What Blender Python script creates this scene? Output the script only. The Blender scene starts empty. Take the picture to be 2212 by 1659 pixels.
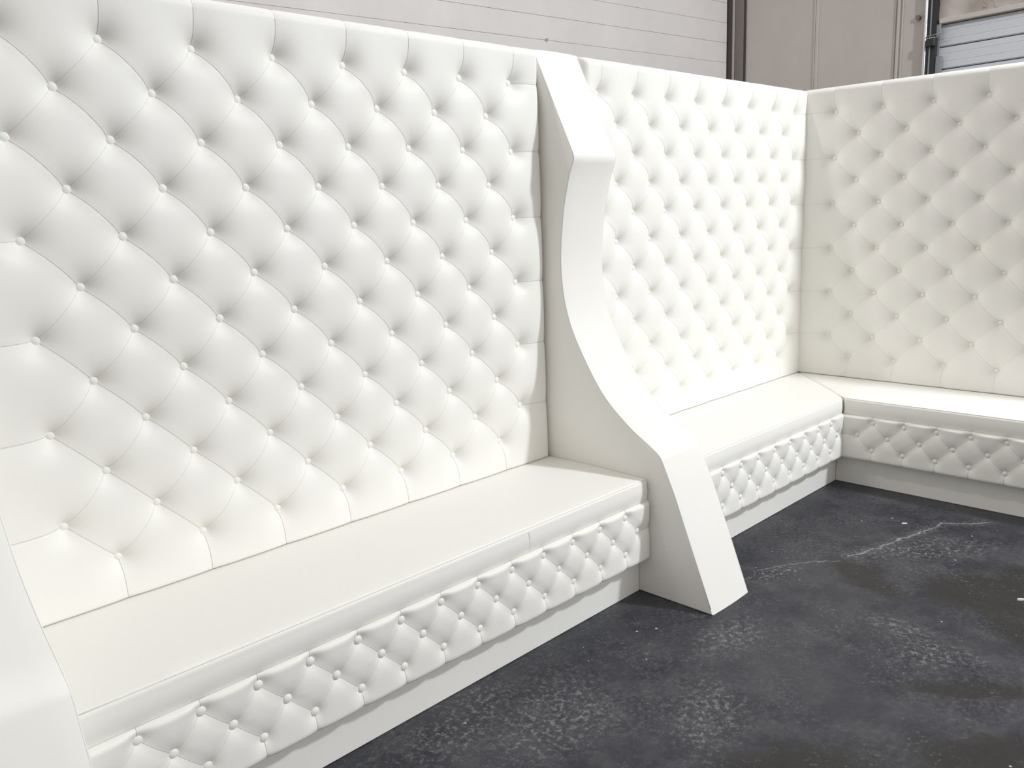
import bpy, bmesh, math, random
import numpy as np
from mathutils import Vector, Matrix

C = bpy.context.scene.collection
scene = bpy.context.scene
R = math.radians

# ------------------------------------------------------------------ camera
yaw, pitch, roll = 0.7799, -0.2033, -0.0383
YAW, PITCH, ROLL = yaw, pitch, roll
cp, sp = math.cos(pitch), math.sin(pitch)
fwd = Vector((math.sin(yaw) * cp, math.cos(yaw) * cp, sp))
rt = Vector((math.cos(yaw), -math.sin(yaw), 0))
up = rt.cross(fwd)
r2 = rt * math.cos(roll) + up * math.sin(roll)
u2 = -rt * math.sin(roll) + up * math.cos(roll)
cam_d = bpy.data.cameras.new('camera')
cam_d.sensor_width = 36.0
cam_d.lens = 36.0 * 1817.36 / 2212.0
cam_d.clip_end = 200
cam = bpy.data.objects.new('camera', cam_d)
M = Matrix((r2, u2, -fwd)).transposed().to_4x4()
M.translation = Vector((-0.6219, -2.3035, 1.4547))
cam.matrix_world = M
C.objects.link(cam)
scene.camera = cam

# ------------------------------------------------------------------ world, lamps, exposure
scene.view_settings.view_transform = 'Standard'
scene.view_settings.look = 'None'
scene.view_settings.gamma = 1.0
scene.view_settings.use_curve_mapping = False
scene.view_settings.exposure = 0.0
scene.cycles.max_bounces = 8
scene.cycles.diffuse_bounces = 5
scene.cycles.use_denoising = True

w = bpy.data.worlds.new('hall_ambient')
scene.world = w
w.use_nodes = True
bg = w.node_tree.nodes['Background']
bg.inputs['Color'].default_value = (1.0, 0.962, 0.925, 1)
wt = w.node_tree
wtc = wt.nodes.new('ShaderNodeTexCoord')
wsp = wt.nodes.new('ShaderNodeSeparateXYZ')
wmr = wt.nodes.new('ShaderNodeMapRange')      # the lit ceiling is brighter than the far walls
wmr.inputs['From Min'].default_value = -0.1
wmr.inputs['From Max'].default_value = 0.9
wmr.inputs['To Min'].default_value = 0.355
wmr.inputs['To Max'].default_value = 0.60
wt.links.new(wtc.outputs['Generated'], wsp.inputs[0])
wt.links.new(wsp.outputs['Z'], wmr.inputs['Value'])
wt.links.new(wmr.outputs[0], bg.inputs['Strength'])


def lamp(name, loc, aim, power, size, color=(1, 1, 1)):
    d = bpy.data.lights.new(name, 'AREA')
    d.shape = 'DISK'
    d.size = size
    d.energy = power
    d.color = color
    o = bpy.data.objects.new(name, d)
    o.location = loc
    o.rotation_euler = (Vector(aim) - Vector(loc)).to_track_quat('-Z', 'Y').to_euler()
    C.objects.link(o)
    return o


# high-bay ceiling lamps of the hall
lamp('high_bay_lamp', (4.2, -4.5, 4.8), (2.4, 0.0, 0.8), 250, 0.45, (0.93, 0.97, 1.0))
lamp('high_bay_lamp', (-1.3, 1.9, 8.2), (2.5, -0.5, 0.8), 105, 0.45, (1.0, 0.95, 0.98))

# large soft fill light added out of view to brighten the upholstered fronts
d = bpy.data.lights.new('front_fill', 'AREA')
d.shape = 'RECTANGLE'
d.size, d.size_y = 7.0, 4.0
d.energy = 200
d.color = (0.96, 0.98, 1.0)
o = bpy.data.objects.new('front_fill', d)
o.location = (4.5, -10.0, 2.4)
o.rotation_euler = (Vector((1.2, 0, 1.0)) - o.location).to_track_quat('-Z', 'Z').to_euler()
C.objects.link(o)

# ------------------------------------------------------------------ measures (metres)
P1, Q = 0.2417, 0.1217          # button pitch across, half pitch down
Z0 = 1.9132                     # height of the top row of buttons
H = 2.046                       # top of the high backs
X0 = -0.187                     # right face of the near wing
X1 = 1.8307                     # left face of the middle wing
X2 = 2.0852                     # right face of the middle wing
XR = 4.030                      # face of the return back
O2 = 2.2012                     # first button column of the second back
M3, P3 = 0.1945, 0.2515
L3 = M3 + 7 * P3 + 0.15         # length of the return
S, D, CT = 0.460, 0.525, 0.083  # seat height, depth, cushion thickness
VB = 0.145                      # underside of the tufted front
VY = -0.5235                     # button plane of the tufted front
PY = -0.482                     # plinth face


# ------------------------------------------------------------------ materials
def mat(name):
    m = bpy.data.materials.new(name)
    m.use_nodes = True
    nt = m.node_tree
    return m, nt, nt.nodes['Principled BSDF']


def N(nt, typ, **kw):
    n = nt.nodes.new(typ)
    for k, v in kw.items():
        setattr(n, k, v)
    return n


def simple(name, col, rough=0.5, metal=0.0, spec=0.5):
    m, nt, b = mat(name)
    b.inputs['Base Color'].default_value = (*col, 1)
    b.inputs['Roughness'].default_value = rough
    b.inputs['Metallic'].default_value = metal
    b.inputs['Specular IOR Level'].default_value = spec
    return m


def vinyl(name, col, rough, bump=0.12):
    m, nt, b = mat(name)
    tc = N(nt, 'ShaderNodeTexCoord')
    no = N(nt, 'ShaderNodeTexNoise')
    no.inputs['Scale'].default_value = 2.3
    no.inputs['Detail'].default_value = 3
    nt.links.new(tc.outputs['Object'], no.inputs['Vector'])
    mx = N(nt, 'ShaderNodeMixRGB')
    mx.inputs[1].default_value = (*col, 1)
    mx.inputs[2].default_value = (col[0] * .975, col[1] * .965, col[2] * .94, 1)
    nt.links.new(no.outputs['Fac'], mx.inputs[0])
    nt.links.new(mx.outputs[0], b.inputs['Base Color'])
    b.inputs['Roughness'].default_value = rough
    b.inputs['Specular IOR Level'].default_value = 0.4
    gr = N(nt, 'ShaderNodeTexVoronoi')
    gr.inputs['Scale'].default_value = 900
    nt.links.new(tc.outputs['Object'], gr.inputs['Vector'])
    bp = N(nt, 'ShaderNodeBump')
    bp.inputs['Strength'].default_value = bump
    bp.inputs['Distance'].default_value = 0.0004
    nt.links.new(gr.outputs['Distance'], bp.inputs['Height'])
    nt.links.new(bp.outputs['Normal'], b.inputs['Normal'])
    return m


V_MAT = vinyl('white_vinyl', (0.89, 0.88, 0.845), 0.5)
V_FLAT = vinyl('white_vinyl_flat', (0.89, 0.88, 0.848), 0.48)
FOLD_SHADE = simple('fold_shade', (0.60, 0.59, 0.555), 0.7, 0, .2)  # vinyl tone darkened to paint shade into the pleat folds
SEAM = simple('seam_thread', (0.62, 0.61, 0.58), 0.6)
BLACK = simple('dark_felt', (0.03, 0.03, 0.03), 0.9)
STEEL = simple('grey_steel', (0.33, 0.35, 0.36), 0.45, 0.3)
GALV = simple('galvanised_steel', (0.75, 0.76, 0.78), 0.28, 0.85)
DARK = simple('dark_steel', (0.035, 0.036, 0.038), 0.5, 0.2)
RUST = simple('rusty_brown_steel', (0.07, 0.055, 0.05), 0.75)


def wall_material(name, c1, c2, scale):
    m, nt, b = mat(name)
    tc = N(nt, 'ShaderNodeTexCoord')
    no = N(nt, 'ShaderNodeTexNoise')
    no.inputs['Scale'].default_value = scale
    no.inputs['Detail'].default_value = 8
    no.inputs['Roughness'].default_value = .6
    nt.links.new(tc.outputs['Object'], no.inputs['Vector'])
    cr = N(nt, 'ShaderNodeValToRGB')
    cr.color_ramp.elements[0].position = .35
    cr.color_ramp.elements[0].color = (*c1, 1)
    cr.color_ramp.elements[1].position = .65
    cr.color_ramp.elements[1].color = (*c2, 1)
    nt.links.new(no.outputs['Fac'], cr.inputs[0])
    nt.links.new(cr.outputs[0], b.inputs['Base Color'])
    b.inputs['Roughness'].default_value = .75
    n2 = N(nt, 'ShaderNodeTexNoise')
    n2.inputs['Scale'].default_value = 60
    nt.links.new(tc.outputs['Object'], n2.inputs['Vector'])
    bp = N(nt, 'ShaderNodeBump')
    bp.inputs['Strength'].default_value = .25
    bp.inputs['Distance'].default_value = .003
    nt.links.new(n2.outputs['Fac'], bp.inputs['Height'])
    nt.links.new(bp.outputs['Normal'], b.inputs['Normal'])
    return m


W_BLOCK = wall_material('painted_block', (0.78, 0.745, 0.72), (0.84, 0.805, 0.78), 2.0)
W_PANEL = wall_material('painted_panel', (0.56, 0.52, 0.485), (0.61, 0.57, 0.53), 1.2)
W_HEAD = wall_material('stained_plaster', (0.50, 0.45, 0.41), (0.62, 0.57, 0.53), 3.0)
DOOR_M = wall_material('door_panel_paint', (0.70, 0.73, 0.76), (0.74, 0.765, 0.79), .8)


# ------------------------------------------------------------------ floor material (worn black concrete)
def floor_material():
    m, nt, b = mat('worn_dark_concrete')
    L = nt.links.new
    geo = N(nt, 'ShaderNodeNewGeometry')
    pos = geo.outputs['Position']

    def math_(op, a, bb=None, c=None, clamp=False):
        n = N(nt, 'ShaderNodeMath', operation=op, use_clamp=clamp)
        for i, v in enumerate((a, bb, c)):
            if v is None:
                continue
            if isinstance(v, (int, float)):
                n.inputs[i].default_value = v
            else:
                L(v, n.inputs[i])
        return n.outputs[0]

    def vm(op, a, bb=None, s=None):
        n = N(nt, 'ShaderNodeVectorMath', operation=op)
        for i, v in enumerate((a, bb)):
            if v is None:
                continue
            if isinstance(v, tuple):
                n.inputs[i].default_value = v
            else:
                L(v, n.inputs[i])
        if s is not None:
            if isinstance(s, (int, float)):
                n.inputs['Scale'].default_value = s
            else:
                L(s, n.inputs['Scale'])
        return n

    def noise(scale, detail=6, rough=.6, dist=0, vec=None, off=0):
        n = N(nt, 'ShaderNodeTexNoise')
        n.inputs['Scale'].default_value = scale
        n.inputs['Detail'].default_value = detail
        n.inputs['Roughness'].default_value = rough
        n.inputs['Distortion'].default_value = dist
        v = vec or pos
        if off:
            v = vm('ADD', v, (off, off * 1.7, 0)).outputs[0]
        L(v, n.inputs['Vector'])
        return n

    def ramp(v, lo, hi):
        n = N(nt, 'ShaderNodeMapRange', interpolation_type='SMOOTHSTEP')
        L(v, n.inputs['Value'])
        n.inputs['From Min'].default_value = lo
        n.inputs['From Max'].default_value = hi
        return n.outputs[0]

    def mix(f, a, bb):
        n = N(nt, 'ShaderNodeMixRGB')
        if isinstance(f, (int, float)):
            n.inputs[0].default_value = f
        else:
            L(f, n.inputs[0])
        for i, v in ((1, a), (2, bb)):
            if isinstance(v, tuple):
                n.inputs[i].default_value = (*v, 1)
            else:
                L(v, n.inputs[i])
        return n.outputs[0]

    # warped position for irregular outlines
    wn = noise(4.5, 4, .6)
    w_ = vm('SUBTRACT', wn.outputs['Color'], (.5, .5, .5)).outputs[0]
    wp = vm('ADD', pos, vm('SCALE', w_, None, .22).outputs[0]).outputs[0]
    wn2 = noise(22, 3, .6)
    w2 = vm('SUBTRACT', wn2.outputs['Color'], (.5, .5, .5)).outputs[0]
    wp2 = vm('ADD', pos, vm('SCALE', w2, None, .055).outputs[0]).outputs[0]

    def blob(cx, cy, ax, ay, ang, lo=.55, hi=1.1, src=None):
        # 1 inside an ellipse, 0 outside
        d = vm('SUBTRACT', src or wp, (cx, cy, 0)).outputs[0]
        ca, sa = math.cos(ang), math.sin(ang)
        e1 = math_('DIVIDE', vm('DOT_PRODUCT', d, (ca, sa, 0)).outputs['Value'], ax)
        e2 = math_('DIVIDE', vm('DOT_PRODUCT', d, (-sa, ca, 0)).outputs['Value'], ay)
        rr = math_('SQRT', math_('ADD', math_('MULTIPLY', e1, e1), math_('MULTIPLY', e2, e2)))
        return math_('SUBTRACT', 1.0, ramp(rr, lo, hi))

    def seg(a, bb):
        ab = (bb[0] - a[0], bb[1] - a[1], 0)
        l2 = ab[0] ** 2 + ab[1] ** 2
        pa = vm('SUBTRACT', wp2, (a[0], a[1], 0)).outputs[0]
        h = math_('DIVIDE', vm('DOT_PRODUCT', pa, ab).outputs['Value'], l2, clamp=True)
        q = vm('SCALE', None, None, h)
        q.inputs[0].default_value = ab
        df = vm('SUBTRACT', pa, q.outputs[0]).outputs[0]
        fl = vm('MULTIPLY', df, (1, 1, 0)).outputs[0]
        return vm('LENGTH', fl).outputs['Value']

    def poly(pts):
        r = None
        for a, bb in zip(pts, pts[1:]):
            d = seg(a, bb)
            r = d if r is None else math_('MINIMUM', r, d)
        return r

    big = noise(1.6, 7, .62)
    base = mix(ramp(big.outputs['Fac'], .38, .62), FL_A, FL_B)
    mid = noise(9, 8, .7)
    base = mix(math_('MULTIPLY', ramp(mid.outputs['Fac'], .42, .68), .55), base, FL_C)
    fine = noise(55, 9, .8, off=11)
    base = mix(math_('MULTIPLY', ramp(fine.outputs['Fac'], .47, .62), math_('ADD', math_('MULTIPLY', ramp(noise(3.1, 4, .6, off=13).outputs['Fac'], .42, .62), .55), .12)), base, (.105, .106, .112))
    base = mix(math_('MULTIPLY', math_('SUBTRACT', 1.0, ramp(fine.outputs['Fac'], .30, .46)), .5), base, (.010, .011, .015))
    # darker brownish patches, each with its own outline
    brown_m = None
    for a in ((2.50, -1.07, .11, .24, R(-38)), (2.62, -1.47, .24, .20, R(-40)), (2.40, -1.66, .12, .16, R(-30)), (2.9, -1.62, .3, .16, R(-40)),
              (1.92, -1.62, .05, .22, R(40)), (1.60, -1.85, .20, .32, R(40)), (1.22, -1.45, .18, .30, R(60))):
        bb = blob(*a)
        brown_m = bb if brown_m is None else math_('MAXIMUM', brown_m, bb)
    base = mix(math_('MULTIPLY', brown_m, .8), base, FL_BROWN)
    # pale scuffed patches
    sc = noise(48, 9, .78)
    scm = ramp(sc.outputs['Fac'], .50, .60)
    zones = None
    for a in ((2.17, -1.33, .10, .13, 0), (2.08, -1.50, .10, .16, R(30)), (.80, -.60, .32, .14, R(10)), (1.02, -.78, .30, .22, R(20)), (1.28, -1.12, .25, .12, R(30)),
              (2.3, -.80, .16, .05, R(-25)), (1.75, -.9, .22, .1, 0), (2.9, -1.15, .4, .12, R(-40))):
        bb = blob(*a, .2, 1.2)
        zones = bb if zones is None else math_('MAXIMUM', zones, bb)
    base = mix(math_('MULTIPLY', math_('MULTIPLY', scm, zones), .68), base, (.25, .245, .245))
    # scattered faint scuffs everywhere
    s2 = noise(70, 5, .7, off=7)
    s3 = noise(5, 3, .6, off=3)
    f2 = math_('MULTIPLY', ramp(s2.outputs['Fac'], .56, .66), ramp(s3.outputs['Fac'], .45, .65))
    base = mix(math_('MULTIPLY', f2, .5), base, (.22, .22, .225))
    # fine curved hairline scratches
    wv = noise(11, 4, .6, .6, off=5)
    hl = math_('ABSOLUTE', math_('SUBTRACT', wv.outputs['Fac'], .5))
    hm = math_('MULTIPLY', math_('SUBTRACT', 1.0, ramp(hl, .0, .006)), ramp(noise(6, 2, .5, off=9).outputs['Fac'], .5, .62))
    base = mix(math_('MULTIPLY', hm, .35), base, (.24, .24, .245))
    # grit: tiny pale dots
    vo = N(nt, 'ShaderNodeTexVoronoi')
    vo.inputs['Scale'].default_value = 16
    L(pos, vo.inputs['Vector'])
    sepc = N(nt, 'ShaderNodeSeparateColor')
    L(vo.outputs['Color'], sepc.inputs[0])
    thr = math_('MULTIPLY', ramp(sepc.outputs[0], .45, 1.0), .075)
    dots = math_('LESS_THAN', vo.outputs['Distance'], thr)
    base = mix(math_('MULTIPLY', dots, .75), base, (.55, .55, .55))
    # long crack with chalky edges
    cr1 = poly([(2.643, -.945), (2.783, -.998), (2.915, -1.024), (3.083, -1.074), (3.26, -1.112), (3.318, -1.198), (3.394, -1.252)])
    cr2 = poly([(2.276, -.736), (2.406, -.797), (2.507, -.868), (2.575, -.949)])
    brk = ramp(noise(30, 4, .7, off=2).outputs['Fac'], .35, .55)
    c1 = math_('MULTIPLY', math_('SUBTRACT', 1.0, ramp(cr1, .001, .0065)), math_('ADD', math_('MULTIPLY', brk, .4), .6))
    c2 = math_('MULTIPLY', math_('SUBTRACT', 1.0, ramp(cr2, .001, .006)), math_('MULTIPLY', brk, .55))
    halo = math_('MULTIPLY', math_('MULTIPLY', math_('SUBTRACT', 1.0, ramp(cr1, .0, .05)), ramp(s2.outputs['Fac'], .45, .6)), .25)
    base = mix(math_('MAXIMUM', math_('MULTIPLY', math_('MAXIMUM', c1, c2), .62), halo), base, (.36, .355, .35))
    L(base, b.inputs['Base Color'])
    rg = N(nt, 'ShaderNodeMapRange')
    L(mid.outputs['Fac'], rg.inputs['Value'])
    rg.inputs['From Min'].default_value = .3
    rg.inputs['From Max'].default_value = .7
    rg.inputs['To Min'].default_value = .42
    rg.inputs['To Max'].default_value = .62
    L(rg.outputs[0], b.inputs['Roughness'])
    b.inputs['Specular IOR Level'].default_value = .4
    bp = N(nt, 'ShaderNodeBump')
    bp.inputs['Strength'].default_value = .3
    bp.inputs['Distance'].default_value = .002
    L(noise(50, 6, .7).outputs['Fac'], bp.inputs['Height'])
    L(bp.outputs['Normal'], b.inputs['Normal'])
    return m


FL_A, FL_B, FL_C, FL_BROWN = (.010, .012, .020), (.036, .038, .046), (.078, .079, .085), (.0175, .0155, .0125)


# ------------------------------------------------------------------ object helpers
def link_mesh(name, me, m, parent=None):
    me.materials.clear()
    me.materials.append(m)
    o = bpy.data.objects.new(name, me)
    C.objects.link(o)
    if parent:
        o.parent = parent
    return o


def from_data(name, verts, faces, m, parent=None, smooth=True):
    me = bpy.data.meshes.new(name)
    me.from_pydata(verts, [], faces)
    me.update()
    if smooth:
        me.shade_smooth()
    return link_mesh(name, me, m, parent)


def bm_obj(name, bm, m, parent=None, smooth=False):
    bmesh.ops.recalc_face_normals(bm, faces=bm.faces)
    me = bpy.data.meshes.new(name)
    bm.to_mesh(me)
    bm.free()
    if smooth:
        me.shade_smooth()
    return link_mesh(name, me, m, parent)


def add_box(bm, a, b, bevel=0.0, seg=2):
    """box from corner a to corner b"""
    t = bmesh.new()
    bmesh.ops.create_cube(t, size=1)
    for v in t.verts:
        v.co = Vector([(a[i] + b[i]) / 2 + v.co[i] * (b[i] - a[i]) for i in range(3)])
    if bevel:
        bmesh.ops.bevel(t, geom=t.edges[:], offset=bevel, segments=seg, profile=.5, affect='EDGES')
    me = bpy.data.meshes.new('t')
    t.to_mesh(me)
    t.free()
    bm.from_mesh(me)
    bpy.data.meshes.remove(me)


def add_tube(bm, pts, rad, n=8):
    pts = [Vector(p) for p in pts]
    rings = []
    for i, p in enumerate(pts):
        t = (pts[min(i + 1, len(pts) - 1)] - pts[max(i - 1, 0)]).normalized()
        a = t.cross(Vector((0.13, .2, .97)))
        if a.length < .05:
            a = t.cross(Vector((1, 0, 0)))
        a.normalize()
        c = t.cross(a)
        rings.append([bm.verts.new(p + (a * math.cos(2 * math.pi * k / n) + c * math.sin(2 * math.pi * k / n)) * rad) for k in range(n)])
    for r0, r1 in zip(rings, rings[1:]):
        for k in range(n):
            bm.faces.new((r0[k], r0[(k + 1) % n], r1[(k + 1) % n], r1[k]))
    bm.faces.new(rings[0])
    bm.faces.new(rings[-1][::-1])


def box(name, a, b, m, parent=None, bevel=0.0, seg=2):
    bm = bmesh.new()
    add_box(bm, a, b, bevel, seg)
    return bm_obj(name, bm, m, parent)


def thing(name, label, cat, loc=(0, 0, 0), rz=0.0, group=None):
    o = bpy.data.objects.new(name, None)
    o.empty_display_size = .1
    C.objects.link(o)
    o.location = loc
    o.rotation_euler = (0, 0, rz)
    tag(o, label, cat, group)
    return o


def tag(o, label, cat, group=None):
    o['label'] = label
    o['category'] = cat
    if group:
        o['group'] = group


def structure(o):
    o['kind'] = 'structure'
    return o


# ------------------------------------------------------------------ floor and building shell
FLOOR = floor_material()
bm = bmesh.new()
add_box(bm, (-9, -10, -.1), (10, 9, 0))
structure(bm_obj('floor', bm, FLOOR))

TH = math.radians(-6)
CORNER = Vector((7.717, 2.627, 0))
shell = Matrix.Translation(CORNER) @ Matrix.Rotation(TH, 4, 'Z')     # local x runs along the block wall, -y along the end wall


def in_shell(o):
    o.matrix_world = shell @ o.matrix_world
    return o


# painted wall laid in long courses with open joints
bm = bmesh.new()
rnd = random.Random(4)
zc = 2.886 - .1955 * 14
k = 0
while zc < 5.2:
    x = -15.0 + rnd.random() * .5
    xs = [-15.2]
    while x < -1.2:
        xs.append(x)
        x += 1.8 + rnd.random() * 1.6
    xs.append(-.11)
    for a, b_ in zip(xs, xs[1:]):
        jx = .0001
        add_box(bm, (a + jx, rnd.random() * .0015, max(zc, 0.0) + .0011), (b_ - jx, .18, zc + .1955 - .0011), .0012, 1)
    zc += .1955
in_shell(structure(bm_obj('wall_left', bm, W_BLOCK)))
bm = bmesh.new()
add_box(bm, (-15.2, .018, 0), (-.112, .2, 5.2))
in_shell(structure(bm_obj('trim_1', bm, simple('joint_backing', (.36, .33, .31), .9))))  # grey-brown backing visible through the open joints

# end wall: sheet panels and battens left of the door, stained wall over it
bm = bmesh.new()
add_box(bm, (0, -2.06, 0), (.2, .25, 5.2))
in_shell(structure(bm_obj('wall_back', bm, W_PANEL)))
bm = bmesh.new()
for y0, y1, dd in ((.945, .958, .012), (.962, .992, .012), (1.745, 1.757, .010), (1.772, 1.795, .022), (1.81, 1.822, .012)):
    add_box(bm, (-dd, -y1, 0), (.0, -y0, 5.2), .003, 1)
in_shell(structure(bm_obj('trim_2', bm, W_PANEL)))


def header_material():
    m, nt, b = mat('stained_header_paint')
    L = nt.links.new
    tc = N(nt, 'ShaderNodeTexCoord')
    no = N(nt, 'ShaderNodeTexNoise')
    no.inputs['Scale'].default_value = 3.2
    no.inputs['Detail'].default_value = 7
    L(tc.outputs['Object'], no.inputs['Vector'])
    cr = N(nt, 'ShaderNodeValToRGB')
    e = cr.color_ramp.elements
    e[0].position = .33
    e[0].color = (.40, .35, .31, 1)
    e[1].position = .6
    e[1].color = (.60, .56, .52, 1)
    L(no.outputs['Fac'], cr.inputs[0])
    # rust-brown run marks
    n2 = N(nt, 'ShaderNodeTexNoise')
    n2.inputs['Scale'].default_value = 4.2
    n2.inputs['Detail'].default_value = 5
    n2.inputs['Distortion'].default_value = .7
    L(tc.outputs['Object'], n2.inputs['Vector'])
    s = N(nt, 'ShaderNodeMath', operation='SUBTRACT')
    s.inputs[1].default_value = .56
    L(n2.outputs['Fac'], s.inputs[0])
    a = N(nt, 'ShaderNodeMath', operation='ABSOLUTE')
    L(s.outputs[0], a.inputs[0])
    mr = N(nt, 'ShaderNodeMapRange')
    mr.inputs['From Min'].default_value = 0
    mr.inputs['From Max'].default_value = .012
    mr.inputs['To Min'].default_value = .7
    mr.inputs['To Max'].default_value = 0
    L(a.outputs[0], mr.inputs['Value'])
    mx = N(nt, 'ShaderNodeMixRGB')
    L(mr.outputs[0], mx.inputs[0])
    L(cr.outputs[0], mx.inputs[1])
    mx.inputs[2].default_value = (.16, .12, .10, 1)
    L(mx.outputs[0], b.inputs['Base Color'])
    b.inputs['Roughness'].default_value = .8
    return m


bm = bmesh.new()
add_box(bm, (0, -7.5, 2.90), (.2, -2.06, 5.2))
add_box(bm, (0, -9.5, 0), (.2, -7.5, 5.2))
in_shell(structure(bm_obj('wall_right', bm, header_material())))
bm = bmesh.new()
add_box(bm, (-.03, -7.5, 2.885), (.02, -2.15, 2.925), .004, 1)
in_shell(structure(bm_obj('trim_3', bm, simple('header_angle_paint', (.62, .57, .53), .6))))

# sectional door
door = bpy.data.objects.new('door_1', None)
C.objects.link(door)
structure(door)
door.matrix_world = shell
zs = [2.885 - .1855 * i for i in range(16)]
for i in range(15):
    zt, zb = zs[i], max(zs[i + 1], 0)
    if zt - zb < .03:
        continue
    # one slat: shallow stepped profile
    prof = [(.04, zb + .004), (.022, zb + .010), (.022, zb + (zt - zb) * .30), (.0245, zb + (zt - zb) * .31), (.0245, zb + (zt - zb) * .33), (.022, zb + (zt - zb) * .34),
            (.022, zb + (zt - zb) * .66), (.0245, zb + (zt - zb) * .67), (.0245, zb + (zt - zb) * .69), (.022, zb + (zt - zb) * .70), (.022, zt - .010), (.04, zt - .004)]
    vs, fs = [], []
    for y in (-7.5, -2.14):
        vs += [(px, y, pz) for px, pz in prof] + [(.08, y, prof[-1][1]), (.08, y, prof[0][1])]
    n = len(prof) + 2
    for k in range(n):
        fs.append((k, (k + 1) % n, n + (k + 1) % n, n + k))
    from_data('door_slat', vs, fs, DOOR_M, door, False)
box('door_backing', (.075, -7.5, 0), (.1, -2.12, 2.89), simple('door_joint_grey', (.25, .25, .26), .8), door)

# steel column in the corner between the block wall and the end wall
t = thing('steel_column', 'dark brown steel column with pale edge where the pale block wall ends', 'column')
t.matrix_world = shell
box('web', (-.10, -.02, 0), (-.035, .10, 5.2), RUST, t)
box('flange_edge', (-.045, -.036, 0), (-.015, -.020, 5.2), simple('pale_flange_paint', (.62, .57, .55), .5), t)
box('flange', (-.03, -.145, 0), (-.006, -.045, 5.2), simple('grey_brown_paint', (.24, .215, .20), .6), t)
box('edge_strip', (-.02, -.162, 0), (-.004, -.146, 5.2), RUST, t)

# vertical door track with conduit
t = thing('door_track', 'dark vertical steel track beside the sectional door with a bright pipe edge', 'door track')
t.matrix_world = shell
bm = bmesh.new()
add_tube(bm, [(-.045, -2.046, 0), (-.045, -2.046, 5.2)], .016, 12)
bm_obj('pipe', bm, GALV, t, True)
box('channel', (-.05, -2.135, 0), (-.002, -2.068, 5.2), DARK, t)
box('channel_lip', (-.06, -2.098, 0), (-.05, -2.090, 5.2), STEEL, t)
box('back_plate', (-.012, -2.062, 0), (-.001, -2.02, 5.2), DARK, t)
box('jamb_plate', (-.03, -2.185, 0), (-.001, -2.14, 2.62), STEEL, t)
bm = bmesh.new()
add_box(bm, (-.035, -2.172, 2.76), (-.031, -2.120, 2.88), .001, 1)
t = bm_obj('roller_bracket', bm, STEEL, t)
bm = bmesh.new()
add_box(bm, (-.10, -2.15, 2.705), (-.032, -2.078, 2.77), .004, 1)
bm_obj('roller_holder', bm, DARK, t)
bm = bmesh.new()
add_tube(bm, [(-.07, -2.065, 2.792), (-.07, -2.235, 2.800)], .005, 8)
bm_obj('roller_pin', bm, STEEL, t, True)
for yy in (2.088, 2.106, 2.124, 2.142):
    bm = bmesh.new()
    add_tube(bm, [(-.095, -yy, 2.772), (-.045, -yy, 2.772)], .0045, 8)
    bm_obj('spring_coil', bm, GALV, t, True)

# bolt head on the end wall panel
bm = bmesh.new()
bmesh.ops.create_cone(bm, segments=6, radius1=.022, radius2=.018, depth=.03, cap_ends=True,
                      matrix=Matrix.Translation((-.015, -1.962, 2.972)) @ Matrix.Rotation(R(90), 4, 'Y'))
o = in_shell(bm_obj('bolt_head', bm, simple('bolt_brown', (.20, .17, .15), .6)))
tag(o, 'small brown bolt head on the grey wall panel left of the door track', 'bolt')
# ring hook on the block wall
bm = bmesh.new()
ring = [(-2.63 + .013 * math.cos(a), -.012, 2.888 + .010 * math.sin(a)) for a in np.linspace(0, 2 * math.pi, 17)]
add_tube(bm, ring, .003, 6)
add_tube(bm, [(-2.63, .004, 2.889), (-2.63, -.014, 2.889)], .003, 6)
o = in_shell(bm_obj('wall_hook', bm, simple('painted_hook', (.45, .43, .42), .5), None, True))
tag(o, 'tiny painted ring hook in a joint of the pale block wall', 'hook')

# ------------------------------------------------------------------ tufted upholstery
def button_mesh(rad, h):
    bm = bmesh.new()
    n, rings = 20, 6
    prev = None
    top = bm.verts.new((0, -h, 0))
    for i in range(1, rings + 1):
        a = i / rings * math.pi * .5
        rr, yy = rad * math.sin(a), -h * math.cos(a)
        cur = [bm.verts.new((rr * math.cos(2 * math.pi * k / n), yy, rr * math.sin(2 * math.pi * k / n))) for k in range(n)]
        for k in range(n):
            if prev is None:
                bm.faces.new((top, cur[k], cur[(k + 1) % n]))
            else:
                bm.faces.new((prev[k], cur[k], cur[(k + 1) % n], prev[(k + 1) % n]))
        prev = cur
    low = [bm.verts.new((v.co.x * .8, .006, v.co.z * .8)) for v in prev]
    for k in range(n):
        bm.faces.new((prev[k], low[k], low[(k + 1) % n], prev[(k + 1) % n]))
    bmesh.ops.recalc_face_normals(bm, faces=bm.faces)
    me = bpy.data.meshes.new('button')
    bm.to_mesh(me)
    bm.free()
    me.materials.append(V_MAT)
    me.shade_smooth()
    return me


BTN_BIG = button_mesh(.0122, .0065)
BTN_SMALL = button_mesh(.0122, .0062)


def smin(a, b, k):
    h = np.clip(.5 + .5 * (b - a) / k, 0, 1)
    return b * (1 - h) + a * h - k * h * (1 - h)


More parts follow.
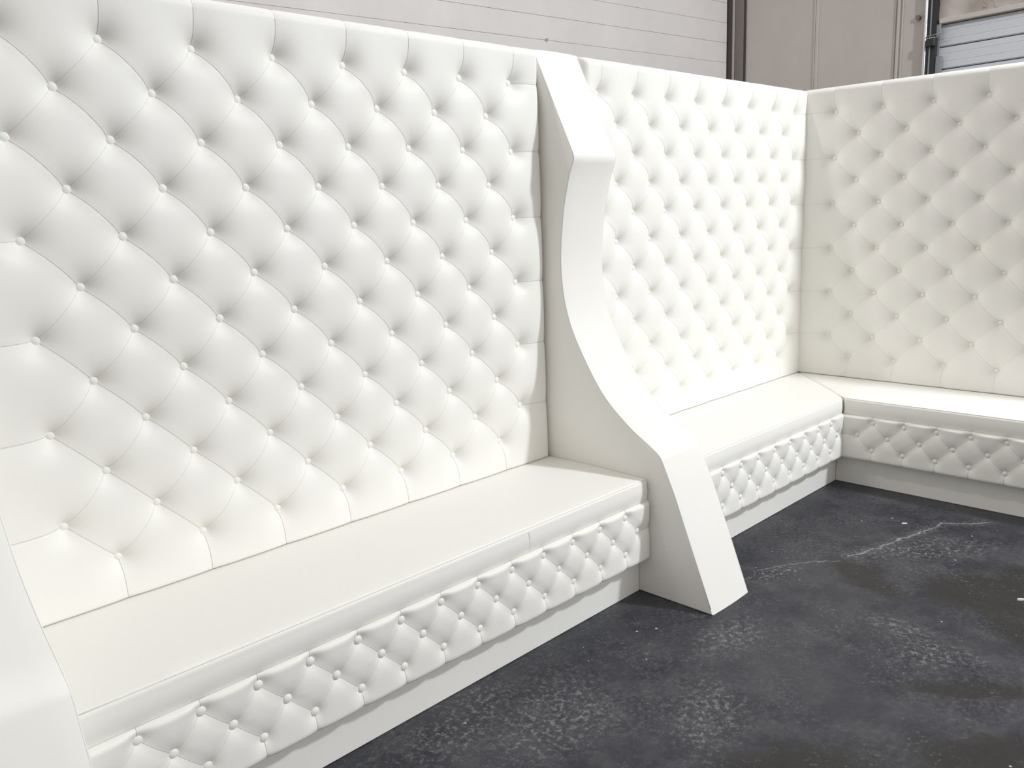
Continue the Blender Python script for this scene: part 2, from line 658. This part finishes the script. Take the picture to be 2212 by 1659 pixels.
def tufted(name, parent, uL, uR, vB, vT, u0, p, v0, q, n, buttons, segs, B, roll, depth, rho, lam, amp, crease, edge_pinch=.4, wL=None, seed=1, fold=.0009):
    """Upholstered sheet; u = across, v = up, outward = -y. Lattice of half cells p/2 x q, n steps each half cell."""
    du, dv = p / (2 * n), q / n
    i0, i1 = math.ceil((uL - u0) / du + .3), math.floor((uR - u0) / du - .3)
    j0, j1 = math.ceil((vB - v0) / dv + .3), math.floor((vT - v0) / dv - .3)
    us = np.array([uL] + [u0 + i * du for i in range(i0, i1 + 1)] + [uR])
    vs = np.array([vB] + [v0 + j * dv for j in range(j0, j1 + 1)] + [vT])
    U, V = np.meshgrid(us, vs, indexing='ij')
    # distance to pleat segments and to buttons
    dl = np.full(U.shape, 9.0)
    pinch = np.zeros(U.shape)
    for (a, b, wgt) in segs:
        pad = .11
        xm = (us > min(a[0], b[0]) - pad) & (us < max(a[0], b[0]) + pad)
        zm = (vs > min(a[1], b[1]) - pad) & (vs < max(a[1], b[1]) + pad)
        ix = np.ix_(xm, zm)
        uu, vv = U[ix], V[ix]
        ax, az = b[0] - a[0], b[1] - a[1]
        l2 = ax * ax + az * az
        t = np.clip(((uu - a[0]) * ax + (vv - a[1]) * az) / l2, 0, 1)
        d = np.hypot(uu - a[0] - t * ax, vv - a[1] - t * az)
        dl[ix] = smin(dl[ix], d, .006) if False else np.minimum(dl[ix], d)
        c = crease * wgt * np.exp(-(d / .0035) ** 2) * np.clip(1 - .35 * np.sin(math.pi * t), 0, 1)
        pinch[ix] = np.maximum(pinch[ix], c)
    dbm = np.ones(U.shape)
    rs = np.random.RandomState(seed)
    for (bu, bv) in buttons:
        pad = rho * 9
        xm = abs(us - bu) < pad
        zm = abs(vs - bv) < pad
        ix = np.ix_(xm, zm)
        r = np.hypot(U[ix] - bu, (V[ix] - bv))
        dbm[ix] *= 1 - np.exp(-np.maximum(r - .009, 0) / rho)
    h = B * (1 - amp * np.exp(-(dl / lam) ** 2)) * dbm - pinch * (dbm ** .5)
    # slow unevenness of hand work
    for _ in range(6):
        kx, kz, ph = rs.uniform(-7, 7), rs.uniform(-7, 7), rs.uniform(0, 6)
        h += .0007 * np.sin(kx * U + kz * V + ph)
    # rounding to the four edges
    for dist, rr in ((U - uL, roll[0]), (uR - U, roll[1]), (V - vB, roll[2]), (vT - V, roll[3])):
        t = np.clip(dist / rr, 0, 1)
        h = h * (1 - (1 - t) ** 2.4) ** .5 - (.004 if rr > .02 else .0) * (1 - t) ** 4 - (edge_pinch * .012) * np.exp(-dl / .012) * (1 - t) ** 1.5
    nu, nv = len(us), len(vs)
    verts = np.stack([U, -h, V], -1).reshape(-1, 3).tolist()
    faces = []
    idx = lambda i, j: i * nv + j
    for i in range(nu - 1):
        uc = ((us[i] + us[i + 1]) / 2 - u0) / p
        for j in range(nv - 1):
            vc = ((vs[j] + vs[j + 1]) / 2 - v0) / (2 * q)
            a, b = uc + vc, uc - vc
            da, db = abs(a - round(a)), abs(b - round(b))
            A, Bq, Cq, Dq = idx(i, j), idx(i + 1, j), idx(i + 1, j + 1), idx(i, j + 1)
            if da > 1e-4 and db > 1e-4:
                faces.append((A, Bq, Cq, Dq))
            elif da < db:
                faces += [(A, Bq, Dq), (Bq, Cq, Dq)]
            else:
                faces += [(A, Bq, Cq), (A, Cq, Dq)]
    # skirt and back
    base = len(verts)
    loop = [idx(i, 0) for i in range(nu)] + [idx(nu - 1, j) for j in range(1, nv)] + [idx(i, nv - 1) for i in range(nu - 2, -1, -1)] + [idx(0, j) for j in range(nv - 2, 0, -1)]
    for l in loop:
        x, y, z = verts[l]
        verts.append((x, depth, z))
    n_ = len(loop)
    for k in range(n_):
        faces.append((loop[(k + 1) % n_], loop[k], base + k, base + (k + 1) % n_))
    faces.append(tuple(base + k for k in range(n_)))
    o = from_data(name, verts, faces, V_MAT, parent)
    # thin darker tubes standing in for the shade in each pleat's narrow gap
    def height(x, z):
        i = int(np.clip(np.searchsorted(us, x) - 1, 0, nu - 2))
        j = int(np.clip(np.searchsorted(vs, z) - 1, 0, nv - 2))
        fx = min(max((x - us[i]) / (us[i + 1] - us[i]), 0), 1)
        fz = min(max((z - vs[j]) / (vs[j + 1] - vs[j]), 0), 1)
        return (h[i, j] * (1 - fx) * (1 - fz) + h[i + 1, j] * fx * (1 - fz) + h[i, j + 1] * (1 - fx) * fz + h[i + 1, j + 1] * fx * fz)
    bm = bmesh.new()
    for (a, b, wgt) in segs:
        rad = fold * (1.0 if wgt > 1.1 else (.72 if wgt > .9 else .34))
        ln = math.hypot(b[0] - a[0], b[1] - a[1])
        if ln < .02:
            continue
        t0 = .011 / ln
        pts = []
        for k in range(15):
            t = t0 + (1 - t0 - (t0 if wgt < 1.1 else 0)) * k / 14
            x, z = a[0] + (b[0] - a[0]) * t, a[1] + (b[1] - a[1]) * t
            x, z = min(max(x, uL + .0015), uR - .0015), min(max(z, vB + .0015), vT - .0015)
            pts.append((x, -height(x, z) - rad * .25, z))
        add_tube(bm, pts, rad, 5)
    bm_obj('pleat_shade', bm, FOLD_SHADE, o, True)
    return o


def diamond(u0, p, v0, q, cols, rows, uL, uR, vB, vT, skip_corner=()):
    """button points and pleat segments of a lattice; even rows have `cols` buttons, odd rows cols-1"""
    pts, segs = [], []
    for r in range(rows):
        odd = r % 2
        for c in range(cols - odd):
            pts.append((u0 + (c + .5 * odd) * p, v0 - r * q))
    for (a, b) in pts:
        for sx in (-1, 1):
            t = (a + sx * p / 2, b - q)
            if any(abs(t[0] - a_) < 1e-3 and abs(t[1] - b_) < 1e-3 for a_, b_ in pts):
                segs.append(((a, b), t, 1.0 if sx > 0 else .55))
    for r in range(0, rows, 2):
        segs.append(((u0, v0 - r * q), (uL, v0 - r * q), 1.5))
        segs.append(((u0 + (cols - 1) * p, v0 - r * q), (uR, v0 - r * q), 1.5))
    for c in range(cols):
        segs.append(((u0 + c * p, v0), (u0 + c * p, vT), 1.2))
    lr = rows - 1
    odd = lr % 2
    for c in range(cols - odd):
        x = u0 + (c + .5 * odd) * p
        segs.append(((x, v0 - lr * q), (x, vB), 1.2))
    return pts, segs


def put_buttons(pts, me, parent, y):
    for (u, v) in pts:
        o = bpy.data.objects.new('button', me)
        o.location = (u, y, v)
        o.parent = parent
        C.objects.link(o)


def high_back(label, loc, rz, uL, uR, u0, p, seed, roll, fold):
    t = thing('tufted_back_panel', label, 'back panel', loc, rz, 'tall tufted back panels')
    vB, vT = S + .0012, H
    pts, segs = diamond(u0, p, Z0, Q, 8, 12, uL, uR, vB, vT)
    tufted('padding', t, uL, uR, vB, vT, u0, p, Z0, Q, 22, pts, segs, BULGE, roll, .02, .031, .034, .06, .0016, seed=seed, fold=fold)
    box('backing_board', (uL + .004, .02, 0.0), (uR - .004, .10, H - .012), V_FLAT, t, .004)
    put_buttons(pts, BTN_BIG, t, -.0005)
    return t


BULGE = .045
back1 = high_back('tall white tufted back panel behind the long seat nearest the camera', (0, 0, 0), 0, X0 + .002, X1 - .003, 0.0, P1, 1, (.05, .035, .004, .035), .0009)
back2 = high_back('bright white tufted back panel between the curved divider and the inner corner', (0, 0, 0), 0, X2 + .003, XR - .002, O2, P1, 2, (.035, .05, .004, .035), .0007)
back3 = high_back('shaded greyish tufted back panel on the right, facing left from the inner corner', (XR, 0, 0), R(-90), .003, L3, M3, P3, 3, (.05, .035, .004, .035), .0005)


# ------------------------------------------------------------------ seats
def cushion(name, parent, left, right, length_hint):
    """loft of the cushion section from left(y) to right(y); section in (y, z)"""
    zt, zb, yf, yb = S, S - CT, -D, -.002
    prof = []
    rr = .016
    prof.append((yb, zb))
    prof.append((yb, zt - .004))
    prof.append((yb - .006, zt))
    for k in range(1, 12):
        f = k / 12
        prof.append((yb + (yf + rr - yb) * f, zt + .004 * math.sin(math.pi * f)))
    for k in range(0, 7):
        a = math.pi / 2 * k / 6
        prof.append((yf + rr - rr * math.sin(a), zt - rr + rr * math.cos(a)))
    for k in range(1, 8):
        f = k / 8
        prof.append((yf - .004 * math.sin(math.pi * f), zt - rr + (zb + .003 - zt + rr) * f))
    for k in range(0, 5):
        a = math.pi / 2 * k / 4
        prof.append((yf + .003 - .003 * math.cos(a), zb + .003 - .003 * math.sin(a)))
    yc, zc_ = (yf + yb) / 2, (zt + zb) / 2
    er = .016
    ts = [er * (1 - math.cos(math.pi / 2 * k / 5)) for k in range(6)]
    npf = len(prof)
    vs, fs = [], []
    stations = [('L', t) for t in ts] + [('M', k / 16) for k in range(1, 16)] + [('R', t) for t in ts[::-1]]
    for kind, t in stations:
        for (y, z) in prof:
            l, r_ = left(y), right(y)
            if kind == 'M':
                x, ins = l + er + (r_ - l - 2 * er) * t, 0
            else:
                ins = er - math.sqrt(max(er * er - (er - t) ** 2, 0))
                x = l + t if kind == 'L' else r_ - t
            ins *= .7
            yy = y + (ins if y < -.1 else 0) * (1 if y < yf + .02 else 0)
            zz = z - (ins if z > zc_ else -ins * .4)
            vs.append((x, yy, zz))
    ns = len(stations)
    for i in range(ns - 1):
        for k in range(npf):
            a, b = i * npf + k, i * npf + (k + 1) % npf
            fs.append((a, b, b + npf, a + npf))
    fs.append(tuple(range(npf))[::-1])
    fs.append(tuple((ns - 1) * npf + k for k in range(npf)))
    o = from_data(name, vs, fs, V_MAT, parent)
    bm = bmesh.new()
    bm.from_mesh(o.data)
    bmesh.ops.recalc_face_normals(bm, faces=bm.faces)
    bm.to_mesh(o.data)
    bm.free()
    return o


VQ, VZ0 = .0711, .3465


def seat(label, loc, rz, uL, uR, left, right, vu0, vp, top_cols, shift, seed, seam_x=None, fL=None, fR=None):
    t = thing('banquette_seat', label, 'bench', loc, rz, 'low upholstered seats of the banquette')
    cu = cushion('seat_cushion', t, left, right, 1)
    # piping along the front edge
    bm = bmesh.new()
    a, b = left(-D) + .012, right(-D) - .012
    add_tube(bm, [(a + (b - a) * k / 20, -D + .0055, S - .0030) for k in range(21)], .0016, 6)
    bm_obj('piping', bm, V_MAT, cu, True)
    if seam_x:
        bm = bmesh.new()
        add_tube(bm, [(seam_x, -D - .0037 * math.sin(math.pi * k / 10) + .0005, S - .014 - (CT - .02) * k / 10) for k in range(11)], .0016, 6)
        bm_obj('seam', bm, SEAM, cu, True)
    # tufted front
    fl = fL if fL is not None else uL
    fr = fR if fR is not None else uR
    vT, vB = S - CT - .0005, VB
    pts, segs = [], []
    rows = []
    for r in range(3):
        off = shift[r % 2]
        row = [vu0 + (c + off) * vp for c in range(-2, 40)]
        row = [x for x in row if fl + .035 < x < fr - .035]
        rows.append(row)
        pts += [(x, VZ0 - r * VQ) for x in row]
    for (x, z) in pts:
        for sx in (-1, 1):
            tt = (x + sx * vp / 2, z - VQ)
            if any(abs(tt[0] - a_) < 1e-3 and abs(tt[1] - b_) < 1e-3 for a_, b_ in pts):
                segs.append(((x, z), tt, 1.0 if sx > 0 else .5))
    for x in rows[0]:
        segs.append(((x, VZ0), (x, vT), 1.7))
    for x in rows[2]:
        segs.append(((x, VZ0 - 2 * VQ), (x, vB), 1.7))
    zm = VZ0 - VQ
    lo, hi = rows[1][0], rows[1][-1]
    if rows[0][0] < lo:     # the end button sits in the outer rows: fold runs to the edge at mid height
        e = max(rows[0][0] - vp / 2, fl + .012)
        segs += [((rows[0][0], VZ0), (e, zm), 1.0), ((rows[0][0], VZ0 - 2 * VQ), (e, zm), 1.0), ((e, zm), (fl, zm), 1.5)]
    else:
        segs.append(((lo, zm), (fl, zm), 1.5))
    if rows[0][-1] > hi:
        e = min(rows[0][-1] + vp / 2, fr - .012)
        segs += [((rows[0][-1], VZ0), (e, zm), 1.0), ((rows[0][-1], VZ0 - 2 * VQ), (e, zm), 1.0), ((e, zm), (fr, zm), 1.5)]
    else:
        segs.append(((hi, zm), (fr, zm), 1.5))
    fr_o = tufted('tufted_front', t, fl, fr, vB, vT, vu0 + shift[0] * vp, vp, VZ0, VQ, 18, pts, segs, .0180, (.03, .03, .022, .016), .05, .0150, .022, .26, .0014, edge_pinch=.3, seed=seed)
    fr_o.location = (0, VY, 0)
    put_buttons(pts, BTN_SMALL, t, VY - .0005)
    # plinth, set back
    bm = bmesh.new()
    add_box(bm, (uL + .002, PY, 0.0), (fr + (0.035 if fR is not None else -.002), -.02, VB + .004), .003, 1)
    bm_obj('plinth', bm, V_FLAT, t)
    # carcass under the cushion
    box('seat_box', (fl + .006, VY + .052, VB + .004), (fr - .006, -.02, S - CT - .001), V_FLAT, t)
    return t


VP = .1457
seat('long white vinyl bench seat with tufted front between the near and middle dividers', (0, 0, 0), 0, X0, X1,
     lambda y: X0 + .001, lambda y: X1 - .001, -.0621, VP, 13, (0, .5), 11, seam_x=1.187)
# second seat: the cushion is mitred against the return
seat('white vinyl bench seat beyond the middle curved divider, running to the inner corner', (0, 0, 0), 0, X2, XR,
     lambda y: X2 + .001, lambda y: XR + y - .001, 3.374 - 8 * VP, VP, 9, (0, .5), 12, fR=XR - D + .008)
# return seat (local u runs towards the camera along world -y)
seat('greyish shaded bench seat along the right wall with tufted front, under the right back panel', (XR, 0, 0), R(-90), .478, L3,
     lambda y: -y + .001, lambda y: L3, .604, .150, 9, (.5, 0), 13, fL=D - .012)


# ------------------------------------------------------------------ curved dividers
WING = [(.10, 2.046), (0.0, 2.046)]
LOWER = [(-.1745, 1.585), (-.1555, 1.520), (-.140, 1.455), (-.127, 1.370), (-.119, 1.290), (-.118, 1.230), (-.122, 1.170), (-.133, 1.097), (-.158, 1.014), (-.189, .948), (-.222, .890),
         (-.264, .823), (-.309, .760), (-.357, .710), (-.408, .667), (-.460, .629), (-.521, .592)]


def wing_profile():
    pts = [(.10, 2.046), (-.004, 2.046)]
    # straight slope to the upper knee
    K = (-.199, 1.640)
    a, b = (-.004, 2.046), LOWER[0]
    def knee(p0, k, p1, r, n=5):
        v0 = (Vector(p0) - Vector(k)).normalized()
        v1 = (Vector(p1) - Vector(k)).normalized()
        s, e = Vector(k) + v0 * r, Vector(k) + v1 * r
        return [tuple((1 - t) ** 2 * s + 2 * t * (1 - t) * Vector(k) + t * t * e) for t in [i / n for i in range(n + 1)]]
    pts += knee(a, K, b, .022)
    # smooth recess through the measured points (Catmull-Rom)
    Lp = [Vector(p) for p in [K] + LOWER + [(-.578, .555)]]
    for i in range(1, len(Lp) - 2):
        p0, p1, p2, p3 = Lp[i - 1], Lp[i], Lp[i + 1], Lp[i + 2]
        for t in (0, .5):
            q = .5 * ((2 * p1) + (p2 - p0) * t + (2 * p0 - 5 * p1 + 4 * p2 - p3) * t * t + (3 * p1 - 3 * p2 + p3 - p0) * t ** 3)
            pts.append(tuple(q))
    pts.append(LOWER[-1])
    pts += knee(LOWER[-1], (-.578, .555), (-.642, .416), .020)
    pts += [(-.642, .416), (-.720, .217), (-.803, .0)]
    pts += [(.10, 0.0)]
    return pts


def wing(label, x0, x1):
    t = thing('curved_divider', label, 'divider', (x0, 0, 0), 0, 'white upholstered dividers with a curved front edge')
    prof = wing_profile()
    n = len(prof)
    wd = x1 - x0
    bv = .006
    # inward offset of the outline for the softened side edges
    c = [Vector(p) for p in prof]
    def inset(d):
        out = []
        for i in range(n):
            a, b, e = c[i - 1], c[i], c[(i + 1) % n]
            d0, d1 = (b - a).normalized(), (e - b).normalized()
            n0, n1 = Vector((-d0.y, d0.x)), Vector((-d1.y, d1.x))
            m_ = (n0 + n1)
            m_ = m_ / max(m_.length_squared / 2, .3)
            out.append(b + m_ * d)
        return out
    area = sum(c[i - 1].x * c[i].y - c[i].x * c[i - 1].y for i in range(n))
    sg = 1 if area > 0 else -1
    layers = []
    for k in range(4):
        a = math.pi / 2 * k / 3
        layers.append((bv * (1 - math.sin(a)), bv * (1 - math.cos(a)) * sg))
    L_ = []
    for xo, d in [(layers[k][0] if True else 0, 0) for k in ()]:
        pass
    secs = []
    for k in range(4):
        a = math.pi / 2 * k / 3
        secs.append((bv * (1 - math.cos(a)), sg * bv * (1 - math.sin(a))))
    secs2 = [(wd - xo, d) for xo, d in secs[::-1]]
    mid = [(wd * f, -sg * .0025 * math.sin(math.pi * f)) for f in (.2, .35, .5, .65, .8)]
    allsec = secs + mid + secs2
    vs, fs = [], []
    for xo, d in allsec:
        for i, p in enumerate(inset(d)):
            vs.append((xo, p.x, max(p.y, 0.0)))
    m_ = len(allsec)
    for s in range(m_ - 1):
        for k in range(n):
            a, b = s * n + k, s * n + (k + 1) % n
            fs.append((a, b, b + n, a + n))
    fs.append(tuple(range(n)))
    fs.append(tuple((m_ - 1) * n + k for k in range(n))[::-1])
    me_o = from_data('divider_body', vs, fs, V_FLAT, t)
    bm = bmesh.new()
    bm.from_mesh(me_o.data)
    bmesh.ops.recalc_face_normals(bm, faces=bm.faces)
    bm.to_mesh(me_o.data)
    bm.free()
    me_o.data.shade_smooth()
    me_o.data.set_sharp_from_angle(angle=R(35))
    # sewn edge seams down both sides of the front strip
    front = [p for p in prof[1:-1]]
    front = [q for q in front if q[1] > .02] + [(-.796, .02)]
    for xs in (.0035, wd - .0035):
        bm = bmesh.new()
        add_tube(bm, [(xs, p[0] + .0015, p[1] - (.0015 if p[1] > 1.66 else 0)) for p in front], .0017, 6)
        bm_obj('edge_seam', bm, V_MAT, t, True)
    return t


wing('white curved divider at the lower left corner, only its front edge showing', X0 - .2545, X0)
wing('white curved divider in the middle, foot standing out on the dark floor', X1, X2)

# ------------------------------------------------------------------ scraps on the floor
def scrap(name, label, cat, pts, h, m, loc, rz):
    bm = bmesh.new()
    lo = [bm.verts.new((x, y, 0)) for x, y in pts]
    hi = [bm.verts.new((x * .9, y * .9, h * (1 + .4 * math.sin(5 * x + 3)))) for x, y in pts]
    bm.faces.new(hi)
    bm.faces.new(lo[::-1])
    n = len(pts)
    for k in range(n):
        bm.faces.new((lo[k], lo[(k + 1) % n], hi[(k + 1) % n], hi[k]))
    o = bm_obj(name, bm, m)
    o.location = loc
    o.rotation_euler = (0, 0, rz)
    tag(o, label, cat)


PAPER = simple('white_paper', (.8, .8, .8), .7)
scrap('paper_scrap', 'small white rectangular scrap on the dark floor near the inner corner', 'scrap', [(-.012, -.004), (.012, -.004), (.012, .004), (-.012, .004)], .002, PAPER, (3.151, -.982, 0), R(-45))
scrap('wood_chip', 'pale elongated chip on the brown floor patch at the right edge', 'scrap', [(-.016, -.003), (-.004, -.007), (.012, -.005), (.018, .001), (.006, .006), (-.010, .005)], .004,
      simple('pale_wood', (.62, .56, .48), .7), (2.655, -1.575, 0), R(-45))
